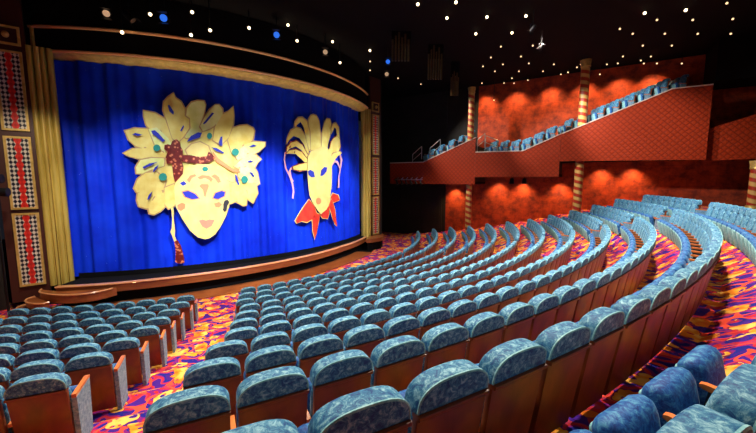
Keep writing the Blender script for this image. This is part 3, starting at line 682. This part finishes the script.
# where each block of each row begins and ends, in degrees about the centre of the house
START = [-62.99, -63.44, -64.02, -63.70, -63.30, -62.62, -62.22, -61.68, -61.05, -60.95, -60.25, -59.40]
SIDE = [None, None, None, -68.2, -67.9, -67.72, -67.55, -67.3, -67.25, -67.1, -66.75, -66.65]
FAR = [-14.0, -13.0, -12.4, -11.8, -10.8, -9.8, -7.4, -4.6, -3.9, -1.0, .2, 1.1]
def view(x, y, z):                                           # where a seat stands in the view, to leave out what it cannot show
    c, s = math.cos(.1078), math.sin(.1078); z -= ZO
    d = y*c - z*s
    if d < .3: return None
    return 378 + 342.58*x/d, 216.5 - 342.58*(y*s + z*c)/d, d
seats = []
for i in range(NROW):
    r, z = row(i); step = math.degrees(.555/r)
    rowname = ordinal(NROW - i)
    def put(a0, a1, block):
        n = int(round((a1-a0)/step - .3))+1 if a1 > a0 else 9
        sg = 1 if a1 > a0 else -1
        for k in range(n):
            a = a0 + sg*step*k
            x, y, _ = pol(a, r, 0)
            v = view(x, y, z + .9)
            if v is None or not (-45 < v[0] < 800) or v[1] > 478: continue
            seats.append(dict(i=i, a=a, x=x, y=y, z=z, d=v[2], k=k+1, n=n, block=block, first=(k == 0 if sg > 0 else k == n-1), last=(k == n-1 if sg > 0 else k == 0)))
    put(START[i], -27.7, 'main')
    put(-25.2 + step*.2, FAR[i], 'end')
    if SIDE[i]: put(SIDE[i], SIDE[i]-1, 'side')
seats.sort(key=lambda s: s['d'])
BN = dict(main='large middle block', end='block by the orange wall', side='small block by the mosaic panels')
BG = dict(main='theatre seats in the large middle block', end='theatre seats in the block by the orange wall', side='theatre seats in the small block by the mosaic panels')
BA = dict(main='carpeted stage aisle', end='cross aisle', side='carpeted stage aisle')
for s in seats[:300]:
    lab = 'velvet seat %s from the %s in %s row from stage, %s' % (ordinal(s['k']), BA[s['block']].replace('carpeted stage ', 'stage '), ordinal(NROW-s['i']), BN[s['block']].replace('small block by the mosaic panels', 'block by mosaic panels').replace('block by the orange wall', 'orange wall block'))
    theatre_seat('theatre_seat', s['x'], s['y'], s['z'], RAD(s['a']+90), lab, BG[s['block']], s['first'], s['last'])
# the rest, far off: one body
far = NB(); mats = [M['velvet'], M['wood'], M['velvet_seat'], M['panel_velvet'], M['arm_wood'], M['dark_seat']]
proto = []
for k, (b, mi) in enumerate(((back_bm(False), 0), (shell_bm(), 1), (cushion_bm(False), 2), (facing_bm(), 3), (arm_bm(-ARM), 4), (post_bm(-ARM), 5))):
    bmesh.ops.scale(b, vec=(1, 1, 1.065), verts=b.verts[:])
    bmesh.ops.recalc_face_normals(b, faces=b.faces[:]); b.verts.index_update()
    proto.append(([v.co.copy() for v in b.verts], [[v.index for v in f.verts] for f in b.faces], mi)); b.free()
VV, FF, MI = [], [], []
for s in seats[300:]:
    T = Matrix.Translation((s['x'], s['y'], s['z'])) @ Matrix.Rotation(RAD(s['a']+90), 4, 'Z')
    for co_, fs, mi in proto:
        b0 = len(VV); VV += [T @ c for c in co_]
        for f in fs: FF.append([b0+q for q in f]); MI.append(mi)
far.free()
me = bpy.data.meshes.new('theatre_seating'); me.from_pydata(VV, [], FF)
for m in mats: me.materials.append(m)
me.polygons.foreach_set('material_index', MI)
me.polygons.foreach_set('use_smooth', [True]*len(FF)); me.update()
o = bpy.data.objects.new('theatre_seating', me); COL.objects.link(o)
tag(o, 'distant teal velvet theatre seats at the far ends of the curved rows', 'seating', kind='stuff')
print('SEATS', len(seats))

# ------------------------------------------------------------------ side balcony
SEC = [  # outline of the front (along, height), the label
 ([(-2.73, -.34), (4.0, -.34), (4.0, 2.83), (.11, 1.27), (-2.73, 1.27)], [(-2.73, 1.27), (.11, 1.27), (4.0, 2.83)], 'quilted red balcony front nearest the stage, above the dark doors'),
 ([(4.0, .16), (9.15, .16), (9.15, 2.72), (7.04, 1.80), (4.0, 1.84)], [(4.0, 1.84), (7.04, 1.80), (9.15, 2.72)], 'quilted red balcony front between the two striped columns'),
 ([(9.15, 1.10), (15.75, 1.0), (15.75, 4.68), (14.2, 4.68), (9.15, 2.72)], [(9.15, 2.72), (14.2, 4.68), (15.75, 4.68)], 'tall quilted red balcony side rising towards the top seats'),
]
STEP = [(-.33, 1.25), (4.0, None), (9.15, None)]
for k, (pts, top, label) in enumerate(SEC):
    b0 = empty('balcony', gal((pts[0][0]+pts[1][0])/2, .7, ZO+pts[0][1])); tag(b0, label, 'balcony', 'side balcony sections')
    bm = NB(); mu = (pts[0][0]+pts[1][0])/2
    pts = [(u+(.006 if u < mu else -.006), v) for u, v in pts]; top = [(u+(.006 if u < mu else -.006), v) for u, v in top]
    prism(bm, [(u, v+ZO) for u, v in pts], .70, .84, lambda u, v, e: gal(u, e, v))
    o = under(build('front_panel', bm, M['quilt'], smooth=False), b0); set_uv(o, lambda c: ((c.xy-D0).dot(DIR), c.z))
    bm = NB(); L = top
    for (u0, v0), (u1, v1) in zip(top, top[1:]):
        prism(bm, [(u0, v0+ZO-.01), (u1, v1+ZO-.01), (u1, v1+ZO+.045), (u0, v0+ZO+.045)], .66, .88, lambda u, v, e: gal(u, e, v))
    under(build('top_rail', bm, M['rail_wood'], smooth=False), b0)
    u0, u1 = pts[0][0], pts[1][0]; zb = max(pts[0][1], pts[1][1])
    bm = NB(); prism(bm, [(u0, .84), (u1, .84), (u1, 3.58), (u0, 3.58)], ZO+zb+.01, ZO+zb+.18, lambda u, v, e: gal(u, v, e))
    under(build('soffit', bm, M['black'], smooth=False), b0)
    # raked floor inside, kept under the rail
    fl_ = [(u0, zb+.19)] + [(u, max(v-.52, zb+.2)) for u, v in top] + [(u1, zb+.19)]
    bm = NB(); prism(bm, [(u+( .02 if j in (0, 1) else -.02 if j >= len(fl_)-2 else 0), v+ZO) for j, (u, v) in enumerate(fl_)], .86, 3.56, lambda u, v, e: gal(u, e, v))
    under(build('raked_deck', bm, M['dark_wall'], smooth=False), b0)
    if k == 0:
        bm = NB(); prism(bm, [(.84, pts[0][1]+ZO), (3.58, pts[0][1]+ZO), (3.58, 1.27+ZO), (.84, 1.27+ZO)], -2.73, -2.6, lambda u, v, e: gal(e, u, v))
        o = under(build('end_panel', bm, M['quilt'], smooth=False), b0); set_uv(o, lambda c: ((c.xy-D0).dot(NRM), c.z))
# rear balcony front beyond, curving towards the back of the house
b0 = empty('balcony', gal(18, 1.2, ZO+.95)); tag(b0, 'plain dark red rear balcony front beyond the tall quilted side', 'balcony')
bm = NB(); prism(bm, [(15.77, .95+ZO), (20.5, 1.1+ZO), (20.5, 4.2+ZO), (15.77, 2.56+ZO)], 1.0, 1.15, lambda u, v, e: gal(u, e, v))
o = under(build('front_panel', bm, M['quilt'], smooth=False), b0); set_uv(o, lambda c: ((c.xy-D0).dot(DIR), c.z))
bm = NB(); prism(bm, [(15.76, 1.15), (20.5, 1.15), (20.5, 3.58), (15.76, 3.58)], ZO+1.12, ZO+1.3, lambda u, v, e: gal(u, v, e))
under(build('soffit', bm, M['black'], smooth=False), b0)

# balcony seats
RZG = math.atan2(DIR.x, -DIR.y)                              # facing the stage
def top_at(k, u):
    L = SEC[k][1]
    for (a, b), (c, d) in zip(L, L[1:]):
        if a <= u <= c: return b + (d-b)*(u-a)/(c-a)
    return L[-1][1]
BR = [(0, u) for u in (.6, 1.38, 2.16, 2.94, 3.7)] + [(1, u) for u in (5.2, 5.9, 6.6, 7.3, 8.0, 8.7)] + [(2, u) for u in (9.75, 10.45, 11.15, 11.85, 12.55, 13.25, 13.95, 14.70)]
facing = math.atan2(-DIR.y, -DIR.x) - math.pi/2
cnt = {}
SN = ['stage-end balcony section', 'balcony section between striped columns', 'tall balcony section']
for k, u in BR:
    cnt[k] = cnt.get(k, 0)+1
    z = top_at(k, u) - .14 + ZO
    x0, y0, _ = gal(u, 1.40, 0)
    f = Vector((CX-x0, CY-y0)).normalized(); rt = Vector((f.y, -f.x)); rz = math.atan2(-f.x, f.y)   # rows curve about the house
    du, dp = rt.dot(DIR), rt.dot(NRM)
    for q in range(3):
        if q == 0 and min(abs(u-3.5), abs(u-10.2)) < .6: continue
        theatre_seat('gallery_seat', x0+rt.x*.57*q, y0+rt.y*.57*q, z, rz, 'teal seat, %s row from stage in %s, %s from its rail' % (ordinal(cnt[k]), SN[k], ('first', 'second', 'third')[q]), 'balcony seats above the quilted fronts', q == 0, q == 2)
    # the carpeted step the row stands on
    u0, u1 = SEC[k][0][0][0]+.03, SEC[k][0][1][0]-.03
    cl = lambda v: min(max(v, u0), u1)
    bm = NB(); w_ = 1.6
    prism(bm, [(cl(u-.33), .90), (cl(u+.12), .90), (cl(u+.12+du*w_), 1.1+dp*w_), (cl(u-.33+du*w_), 1.1+dp*w_)], z-.7, z-.014, lambda a_, b_, e: gal(a_, b_, e))
    under(build('seat_step', bm, M['dark_wall'], smooth=False), bpy.data.objects['balcony' if k == 0 else 'balcony.%03d' % k])

# hand rails on the balcony stairs
def handrail(label, al, pe, z, run, rise, n=2):
    h = empty('handrail', gal(al, pe, z)); tag(h, label, 'handrail', 'thin metal handrails on the balcony')
    P = [Vector(gal(al+run*t, pe, z+rise*t)) for t in (0, 1)]
    for t, p in enumerate(P):
        bm = NB(); tube(bm, [p, p+Vector((0, 0, .95))], .022, 6); under(build('post', bm, M['steel']), h)
    bm = NB(); tube(bm, [P[0]+Vector((0, 0, .95)), P[1]+Vector((0, 0, .95))], .026, 6); under(build('top_bar', bm, M['steel']), h)
    bm = NB(); tube(bm, [P[0]+Vector((0, 0, .5)), P[1]+Vector((0, 0, .5))], .018, 6); under(build('mid_bar', bm, M['steel']), h)
handrail('thin metal handrail at the foot of the stage-end balcony stairs', -.9, 1.0, ZO+.95, .75, .58)
handrail('thin metal handrail half way up the stage-end balcony stairs', .55, .925, ZO+1.35, .8, .6)
handrail('thin metal handrail rising beside the far striped column', 4.05, .925, ZO+1.75, .5, .4)
handrail('thin metal handrail descending towards the middle balcony seats', 4.6, .925, ZO+2.0, .8, -.35)

# striped columns
for al, pe, rr, zt, label in ((3.5, 1.12, .205, CEIL-.65, 'slim candy-striped column with gold capital closest to the stage'), (10.2, 1.12, .235, CEIL-.01, 'candy-striped column standing between middle and tall balcony sections'), (17.6, .62, .235, ZO+.9, 'candy-striped column below the plain rear balcony front')):
    x, y, _ = gal(al, pe, 0)
    r_ = math.hypot(x-CX, y-CY)
    zb = min((row(i) for i in range(NROW)), key=lambda q: abs(q[0]-.25-r_))[1]
    if r_ > 28: zb = row(0)[1]+.25
    c = empty('striped_column', (x, y, zb)); tag(c, label, 'column', 'candy-striped columns', 'thing')
    bm = NB(); lathe(bm, [(rr, .0), (rr, zt-zb)], 24); build('shaft', bm, M['stripe'], c)
    bm = NB(); lathe(bm, [(rr+.06, -.02), (rr+.08, .1), (rr+.05, .18), (rr+.005, .24)], 24); build('base_ring', bm, M['gold'], c)
    bm = NB(); h = zt-zb; lathe(bm, [(rr+.005, h-.42), (rr+.04, h-.38), (rr+.02, h-.3), (rr+.05, h-.1), (rr+.06, h-.01)], 24); build('capital', bm, M['gold'], c)

# ------------------------------------------------------------------ ceiling bulbs
BULBS = [(-8.41,13.38,6.14),(-7.13,13.91,6.46),(-6.6,14.18,5.91),(-5.34,14.95,6.32),(-4.0,16.05,6.9),(-3.68,16.35,6.35),(-2.26,17.9,6.9),(-1.97,18.52,6.1),(-7.2,13.87,5.61),(-9.31,13.11,5.4),(-.43,19.08,6.9),(-.46,20.77,6.9),(-.5,22.4,6.9),(-.48,24.33,6.9),(1.56,14.23,6.9),(3.02,14.08,6.9),(2.93,15.38,6.9),(4.6,15.29,6.9),(6.21,15.2,6.9),(4.61,16.97,6.9),(6.27,16.86,6.9),(6.35,18.54,6.9),(7.94,18.41,6.9),(6.35,20.12,6.9),(7.98,19.97,6.9),(8.92,21.11,6.9),(6.37,21.65,6.9),(7.45,21.29,6.9),(8.94,22.6,6.9),(7.42,22.6,6.9),(10.47,22.6,6.9),(10.49,21.29,6.9),(11.76,22.89,6.8),(12.1,22.68,6.86),(9.08,24.1,6.9),(10.09,23.92,6.72),(9.34,24.38,6.65),(8.78,24.73,6.75),(12.18,21.83,6.9),(7.41,25.29,6.9),(8.23,25.07,5.67),(3.09,25.55,6.9),(1.36,24.1,6.9),(11.02,16.44,6.9),(12.0,16.97,6.9),(11.0,14.95,6.9),(12.0,15.56,6.9),(13.51,16.97,6.9),(12.47,14.7,6.9),(13.54,15.56,6.9),(15.06,16.97,6.9),(13.58,14.15,6.9),(15.17,15.47,6.9),(16.62,16.97,6.9),(13.58,18.41,6.9),(15.07,18.41,6.9),(13.67,19.97,6.9),(14.18,21.11,6.9),(15.23,19.97,6.9),(15.16,20.61,6.9),(13.65,21.29,6.9),(13.57,21.77,6.47),(15.38,20.66,6.75),(15.89,20.34,6.65),(16.82,19.77,6.46),(12.1,21.29,6.9)]
zone = lambda x, y: 0 if x < 0 else 1 if x < 8.5 and y < 19.5 else 2 if x < 10.6 and y >= 17 else 3
ZN = ['over the curved proscenium', 'of the middle ceiling near the house', 'above the stage-end balcony', 'over the tall balcony section']
cnt = [0]*4
for x, y, z in sorted(BULBS):
    k = zone(x, y); cnt[k] += 1
    near = math.hypot(x, y) < 19.5
    z += ZO - .08
    t = empty('ceiling_bulb', (x, y, z)); tag(t, '%s small glowing bulb %s, counted from the stage side' % (ordinal(cnt[k]), ZN[k]), 'light bulb', 'star-like bulbs in the black ceiling')
    bm = NB(); ball(bm, (0, 0, 0),   .06 if near else .042, 10, 8); build('glass_bulb', bm, M['bulb'] if near else M['bulb_small'], t)
    bm = NB(); tube(bm, [(0, 0, .045), (0, 0, CEIL-z+.01)], .022, 6); build('stem', bm, M['black_metal'], t)

# ------------------------------------------------------------------ stage lighting and other hanging gear
def spot(label, p, aim, lens, s=1.0):
    p = Vector(p); d = (Vector(aim)-p).normalized()
    t = empty('stage_spotlight', p); tag(t, label, 'spotlight', 'stage spotlights hung from the ceiling')
    R = d.to_track_quat('-Z', 'Y').to_matrix().to_4x4()
    b = NB(); lathe(b, [(.10*s, .28*s), (.15*s, .22*s), (.15*s, -.12*s), (.17*s, -.20*s), (.16*s, -.20*s)], 16); b.transform(R)
    build('housing', b, M['black_metal'], t)
    b = NB(); lathe(b, [(.14*s, -.195*s), (.13*s, -.215*s)], 16); b.transform(R); build('lens', b, lens, t)
    b = NB(); h = CEIL - p.z
    for q in (-1, 1): tube(b, [(q*.2*s, 0, -.02), (q*.2*s, 0, .3*s)], .016, 6)
    tube(b, [(-.2*s, 0, .3*s), (.2*s, 0, .3*s)], .016, 6); tube(b, [(-.2*s, 0, 0), (.2*s, 0, 0)], .014, 6)
    build('yoke', b, M['black_metal'], t)
    b = NB(); tube(b, [(0, 0, .3*s), (0, 0, h+.01)], .02, 6); build('drop_rod', b, M['black_metal'], t)
    for f in range(2):
        b = NB(); sx = (-1, 1)[f]
        pts = [(-.15*s, -.20*s), (.15*s, -.20*s), (.2*s, -.36*s), (-.2*s, -.36*s)]
        prism(b, pts, .15*s, .158*s, lambda u, v, e: (u, sx*(e - (v+.2*s)*.45), v)); b.transform(R)
        build('barn_door', b, M['black_metal'], t)
z = ZO
spot('stage spotlight with blue glass over the middle of the arch', (-4.37, 15.58, 6.2+z), (-3.0, 8, 3.9+z), M['blue_lens'], .9)
spot('stage spotlight with blue glass over the lady mask', (-7.92, 13.46, 5.95+z), (-6, 6, 3.5+z), M['blue_lens'], .9)
spot('stage spotlight with warm glass over the jester mask', (-2.55, 17.3, 6.1+z), (-1, 9, 4+z), M['warm_lens'], .8)
spot('stage spotlight with warm glass by the arch corner above the crescent steps', (-9.66, 12.92, 5.9+z), (-7, 8, 3+z), M['warm_lens'], .8)
spot('dark stage spotlight hanging beside the blue one above the steps', (-9.0, 13.1, 5.85+z), (-6.5, 14, 3+z), M['steel'], .8)
spot('stage spotlight with blue glass past the far end of the arch', (.53, 19.0, 6.2+z), (.2, 9, 4.5+z), M['blue_lens'], .8)
spot('stage spotlight with warm glass past the far end of the arch', (.51, 20.3, 5.95+z), (-.5, 9, 4+z), M['warm_lens'], .8)
spot('dark spotlight among the bulbs ahead of the tall balcony', (6.4, 14.9, 6.2+z), (4, 20, 2+z), M['black_metal'], .55)
spot('dark spotlight hanging lower beyond the bulbs ahead of the tall balcony', (7.7, 16.9, 6.2+z), (5, 22, 2+z), M['black_metal'], .55)
# lighting bar under the stage-end balcony
lb = empty('lighting_bar', gal(-1.0, .35, ZO+.05)); tag(lb, 'horizontal lighting bar with small lamps along the stage-end balcony front', 'lighting bar')
bm = NB(); tube(bm, [gal(-2.1, .40, ZO-.02), gal(.2, .40, ZO-.02)], .03, 8); under(build('bar', bm, M['steel']), lb)
for q in range(6):
    u = -2.0+.40*q
    bm = NB(); tube(bm, [gal(u, .40, ZO-.05), gal(u+.18, .33, ZO-.38)], [.05, .10], 10); under(build('lamp_can', bm, M['black_metal']), lb)
    bm = NB(); tube(bm, [gal(u+.05, .40, ZO+.0), gal(u+.22, .36, ZO+.14)], .035, 8); under(build('clamp', bm, M['steel']), lb)
for q in (-1.9, 0.0):
    bm = NB(); tube(bm, [gal(q, .40, ZO-.02), gal(q, .69, ZO-.02)], .025, 6); under(build('bracket', bm, M['steel']), lb)
for q, (u, lab) in enumerate(((6.2, 'small black downlight under the middle balcony, closer to the stage'), (7.0, 'small black downlight under the middle balcony, farther from the stage'))):
    x, y, _ = gal(u, 2.0, 0); t = empty('downlight', (x, y, ZO-.12)); tag(t, lab, 'downlight', 'downlights under the middle balcony')
    b = NB(); lathe(b, [(.10, .20), (.14, .12), (.16, -.18), (.14, -.18)], 14); build('housing', b, M['black_metal'], t)
    b = NB(); tube(b, [(0, 0, .18), (0, 0, .288)], .03, 6); build('stem', b, M['black_metal'], t)
# projector-like lamp on the pier by the mosaic panels
t = empty('box_boom_light', (-12.35, 11.05, ZO-.5)); tag(t, 'dark cluster of lamps on a pole before the mosaic panels', 'lamp')
b = NB(); tube(b, [(0, 0, -4.3), (0, 0, .75)], .035, 8); build('pole', b, M['black_metal'], t)
for q, (zz, dx) in enumerate(((.55, -.1), (.12, .05))):
    b = NB(); tube(b, [(dx-.25, -.1, zz), (dx+.28, .1, zz-.03)], [.11, .15], 12); build('lamp_can', b, M['black_metal'], t)
    b = NB(); tube(b, [(dx+.275, .1, zz-.03), (dx+.29, .105, zz-.03)], .13, 12); build('lens', b, M['black_metal'], t)
# ribbed baffles hanging from the ceiling between stage and balcony
for k, (x, y, w, z0, z1, lab) in enumerate(((1.1, 17.0, .9, 5.6, 6.9, 'nearest the arch'), (3.0, 18.6, .8, 5.2, 6.9, 'in the middle'), (4.6, 21.2, .5, 5.0, 6.4, 'closest to the striped column'))):
    t = empty('ceiling_baffle', (x, y, z0+ZO)); tag(t, 'dark ribbed hanging ceiling baffle of gold-brown slats, %s' % lab, 'baffle', 'hanging ribbed baffles')
    b = NB(); n = 6
    for q in range(n): box(b, -w/2 + w*q/n, -w/2 + w*(q+.55)/n, -.06, .06, 0, (z1-z0)*(.75+.25*((q*7) % 5)/4), .01)
    build('slats', b, M['baffle'], t, smooth=False)
    b = NB(); box(b, -w/2, w/2, -.02, .02, (z1-z0)*.6, CEIL-(z0+ZO)+.01); build('backing', b, M['black'], t, smooth=False)

# ------------------------------------------------------------------ light
def lamp(kind, name, p, aim, energy, col, **kw):
    d = bpy.data.lights.new(name, kind); d.energy = energy; d.color = col
    for k, v in kw.items(): setattr(d, k, v)
    o = bpy.data.objects.new(name, d); o.location = p
    o.rotation_euler = (Vector(aim)-Vector(p)).to_track_quat('-Z', 'Y').to_euler()
    COL.objects.link(o); return o
WARM = (1.0, .86, .68)
T = CEIL - .12
# house lights in the ceiling over the seats
for x, y, e in ((-4, 3.5, 620), (1.5, 4.0, 700), (6, 3.5, 700), (10, 8, 800), (4, 10, 800), (-2, 11, 700), (9, 13.5, 800), (3.5, 17.5, 650), (-8, 6.5, 620)):
    lamp('SPOT', 'house_light', (x*.9-.6, y+3.2, T), (x*.97, y+1.4, 0), e*HOUSE, WARM, spot_size=RAD(100), spot_blend=.6, shadow_soft_size=.22)
# unseen fill lamps added over the stage front to brighten the seat fronts
for p, aim, e in (((-2.5, 19.5, T-.2), (11.5, 17.0, 2.5), 2600), ((-3.5, 18.0, T-.2), (7, 20, 1.5), 1500), ((-6.5, 15.5, T-.2), (3, 6, 2.5), 900), ((3, 14, T-.2), (17, 14, 3.5), 1500)):
    lamp('SPOT', 'seat_front_fill', p, aim, e*FRONT, (1, .92, .82), spot_size=RAD(60), spot_blend=.7, shadow_soft_size=.2)
# fill lamps added behind the camera to lift the seat backs
for p, aim, e in (((3.5, -2.5, T-.2), (3, 6, 2.5), 900), ((-5, -2.5, T-.2), (-5, 7, 1), 700), ((11, 1, T-.2), (8, 9, 3), 2600)):
    lamp('SPOT', 'seat_back_fill', p, aim, e*REAR, (1, .78, .55), spot_size=RAD(85), spot_blend=.7, shadow_soft_size=.2)
# added fill without fixtures, brightening the balcony seats from the stage side
for u in (-1.2, 4.6, 8.5):
    lamp('SPOT', 'balcony_fill', gal(u, -3.6, T-.1), gal(u+4.4, 1.6, ZO+2.4), 420*BALS, (1, .95, .85), spot_size=RAD(47), spot_blend=.7, shadow_soft_size=.15)
# front-of-house wash on the drape
for p, aim, e, c, sz in (((-1.5, 7.5, T-.3), (-6.0, 15.4, 3.2), 3000, (.92, .95, 1), 37), ((4.5, 12.5, T-.3), (-2.5, 19.5, 3.6), 2600, (.92, .95, 1), 37), ((-6.5, 7.0, T-.3), (-9.2, 14.0, 3.6), 900, (.85, .9, 1), 42)):
    lamp('SPOT', 'drape_wash', p, aim, e*WASH, c, spot_size=RAD(sz), spot_blend=.8, shadow_soft_size=.2)
# orange scallops on the side wall, below and above the balcony
for u in (1.7, 5.0, 6.7, 9.1, 11.4, 13.0): 
    zt = ZO + (-.4 if u < 4 else .05 if u < 9.15 else .98)
    lamp('SPOT', 'wall_downlight', gal(u, 3.05, zt), gal(u, 3.5, zt-3), 70*SCAL, (1, .55, .22), spot_size=RAD(100), spot_blend=1.0, shadow_soft_size=.12)
for u in (3.9, 6.0, 8.2, 10.2, 12.0, 13.6):
    lamp('SPOT', 'wall_downlight', gal(u, 2.75, ZO+6.75), gal(u, 3.5, ZO+3.4), 100*SCAL, (1, .55, .22), spot_size=RAD(92), spot_blend=1.0, shadow_soft_size=.12)
# warm fill spots added at the stage foot to brighten the arch underside
for a in (-76, -70, -64, -58, -52, -46, -40, -34, -28, -22, -16):
    lamp('SPOT', 'arch_fill', pol(a, 12.75, .45), pol(a, 11.55, 9.4), 330*ARCH, (1, .86, .58), spot_size=RAD(26), spot_blend=.8, shadow_soft_size=.1)
lamp('SPOT', 'panel_light', (-9.5, 9.0, 8.0), (-12.6, 12.7, 4.2), 420*ARCH, (1, .85, .65), spot_size=RAD(62), spot_blend=.7, shadow_soft_size=.1)
lamp('SPOT', 'panel_light', (4.0, 21.0, 10.5), (-.4, 24.2, 5.0), 300*ARCH, (1, .82, .6), spot_size=RAD(45), spot_blend=.7, shadow_soft_size=.1)
# low red wash on the balcony fronts
for u in (0, 5, 10, 14):
    lamp('SPOT', 'balcony_wash', gal(u, -5, ZO+5.9), gal(u, .7, ZO+1.2), 190*BALC, (1, .8, .62), spot_size=RAD(70), spot_blend=.8, shadow_soft_size=.2)

w = bpy.data.worlds.new('house_gloom'); SC.world = w; w.use_nodes = True
w.node_tree.nodes['Background'].inputs[0].default_value = (.55, .6, .8, 1); w.node_tree.nodes['Background'].inputs[1].default_value = .015
SC.view_settings.view_transform = 'Standard'; SC.view_settings.look = 'None'; SC.view_settings.gamma = 1; SC.view_settings.use_curve_mapping = False
SC.view_settings.exposure = 0.0
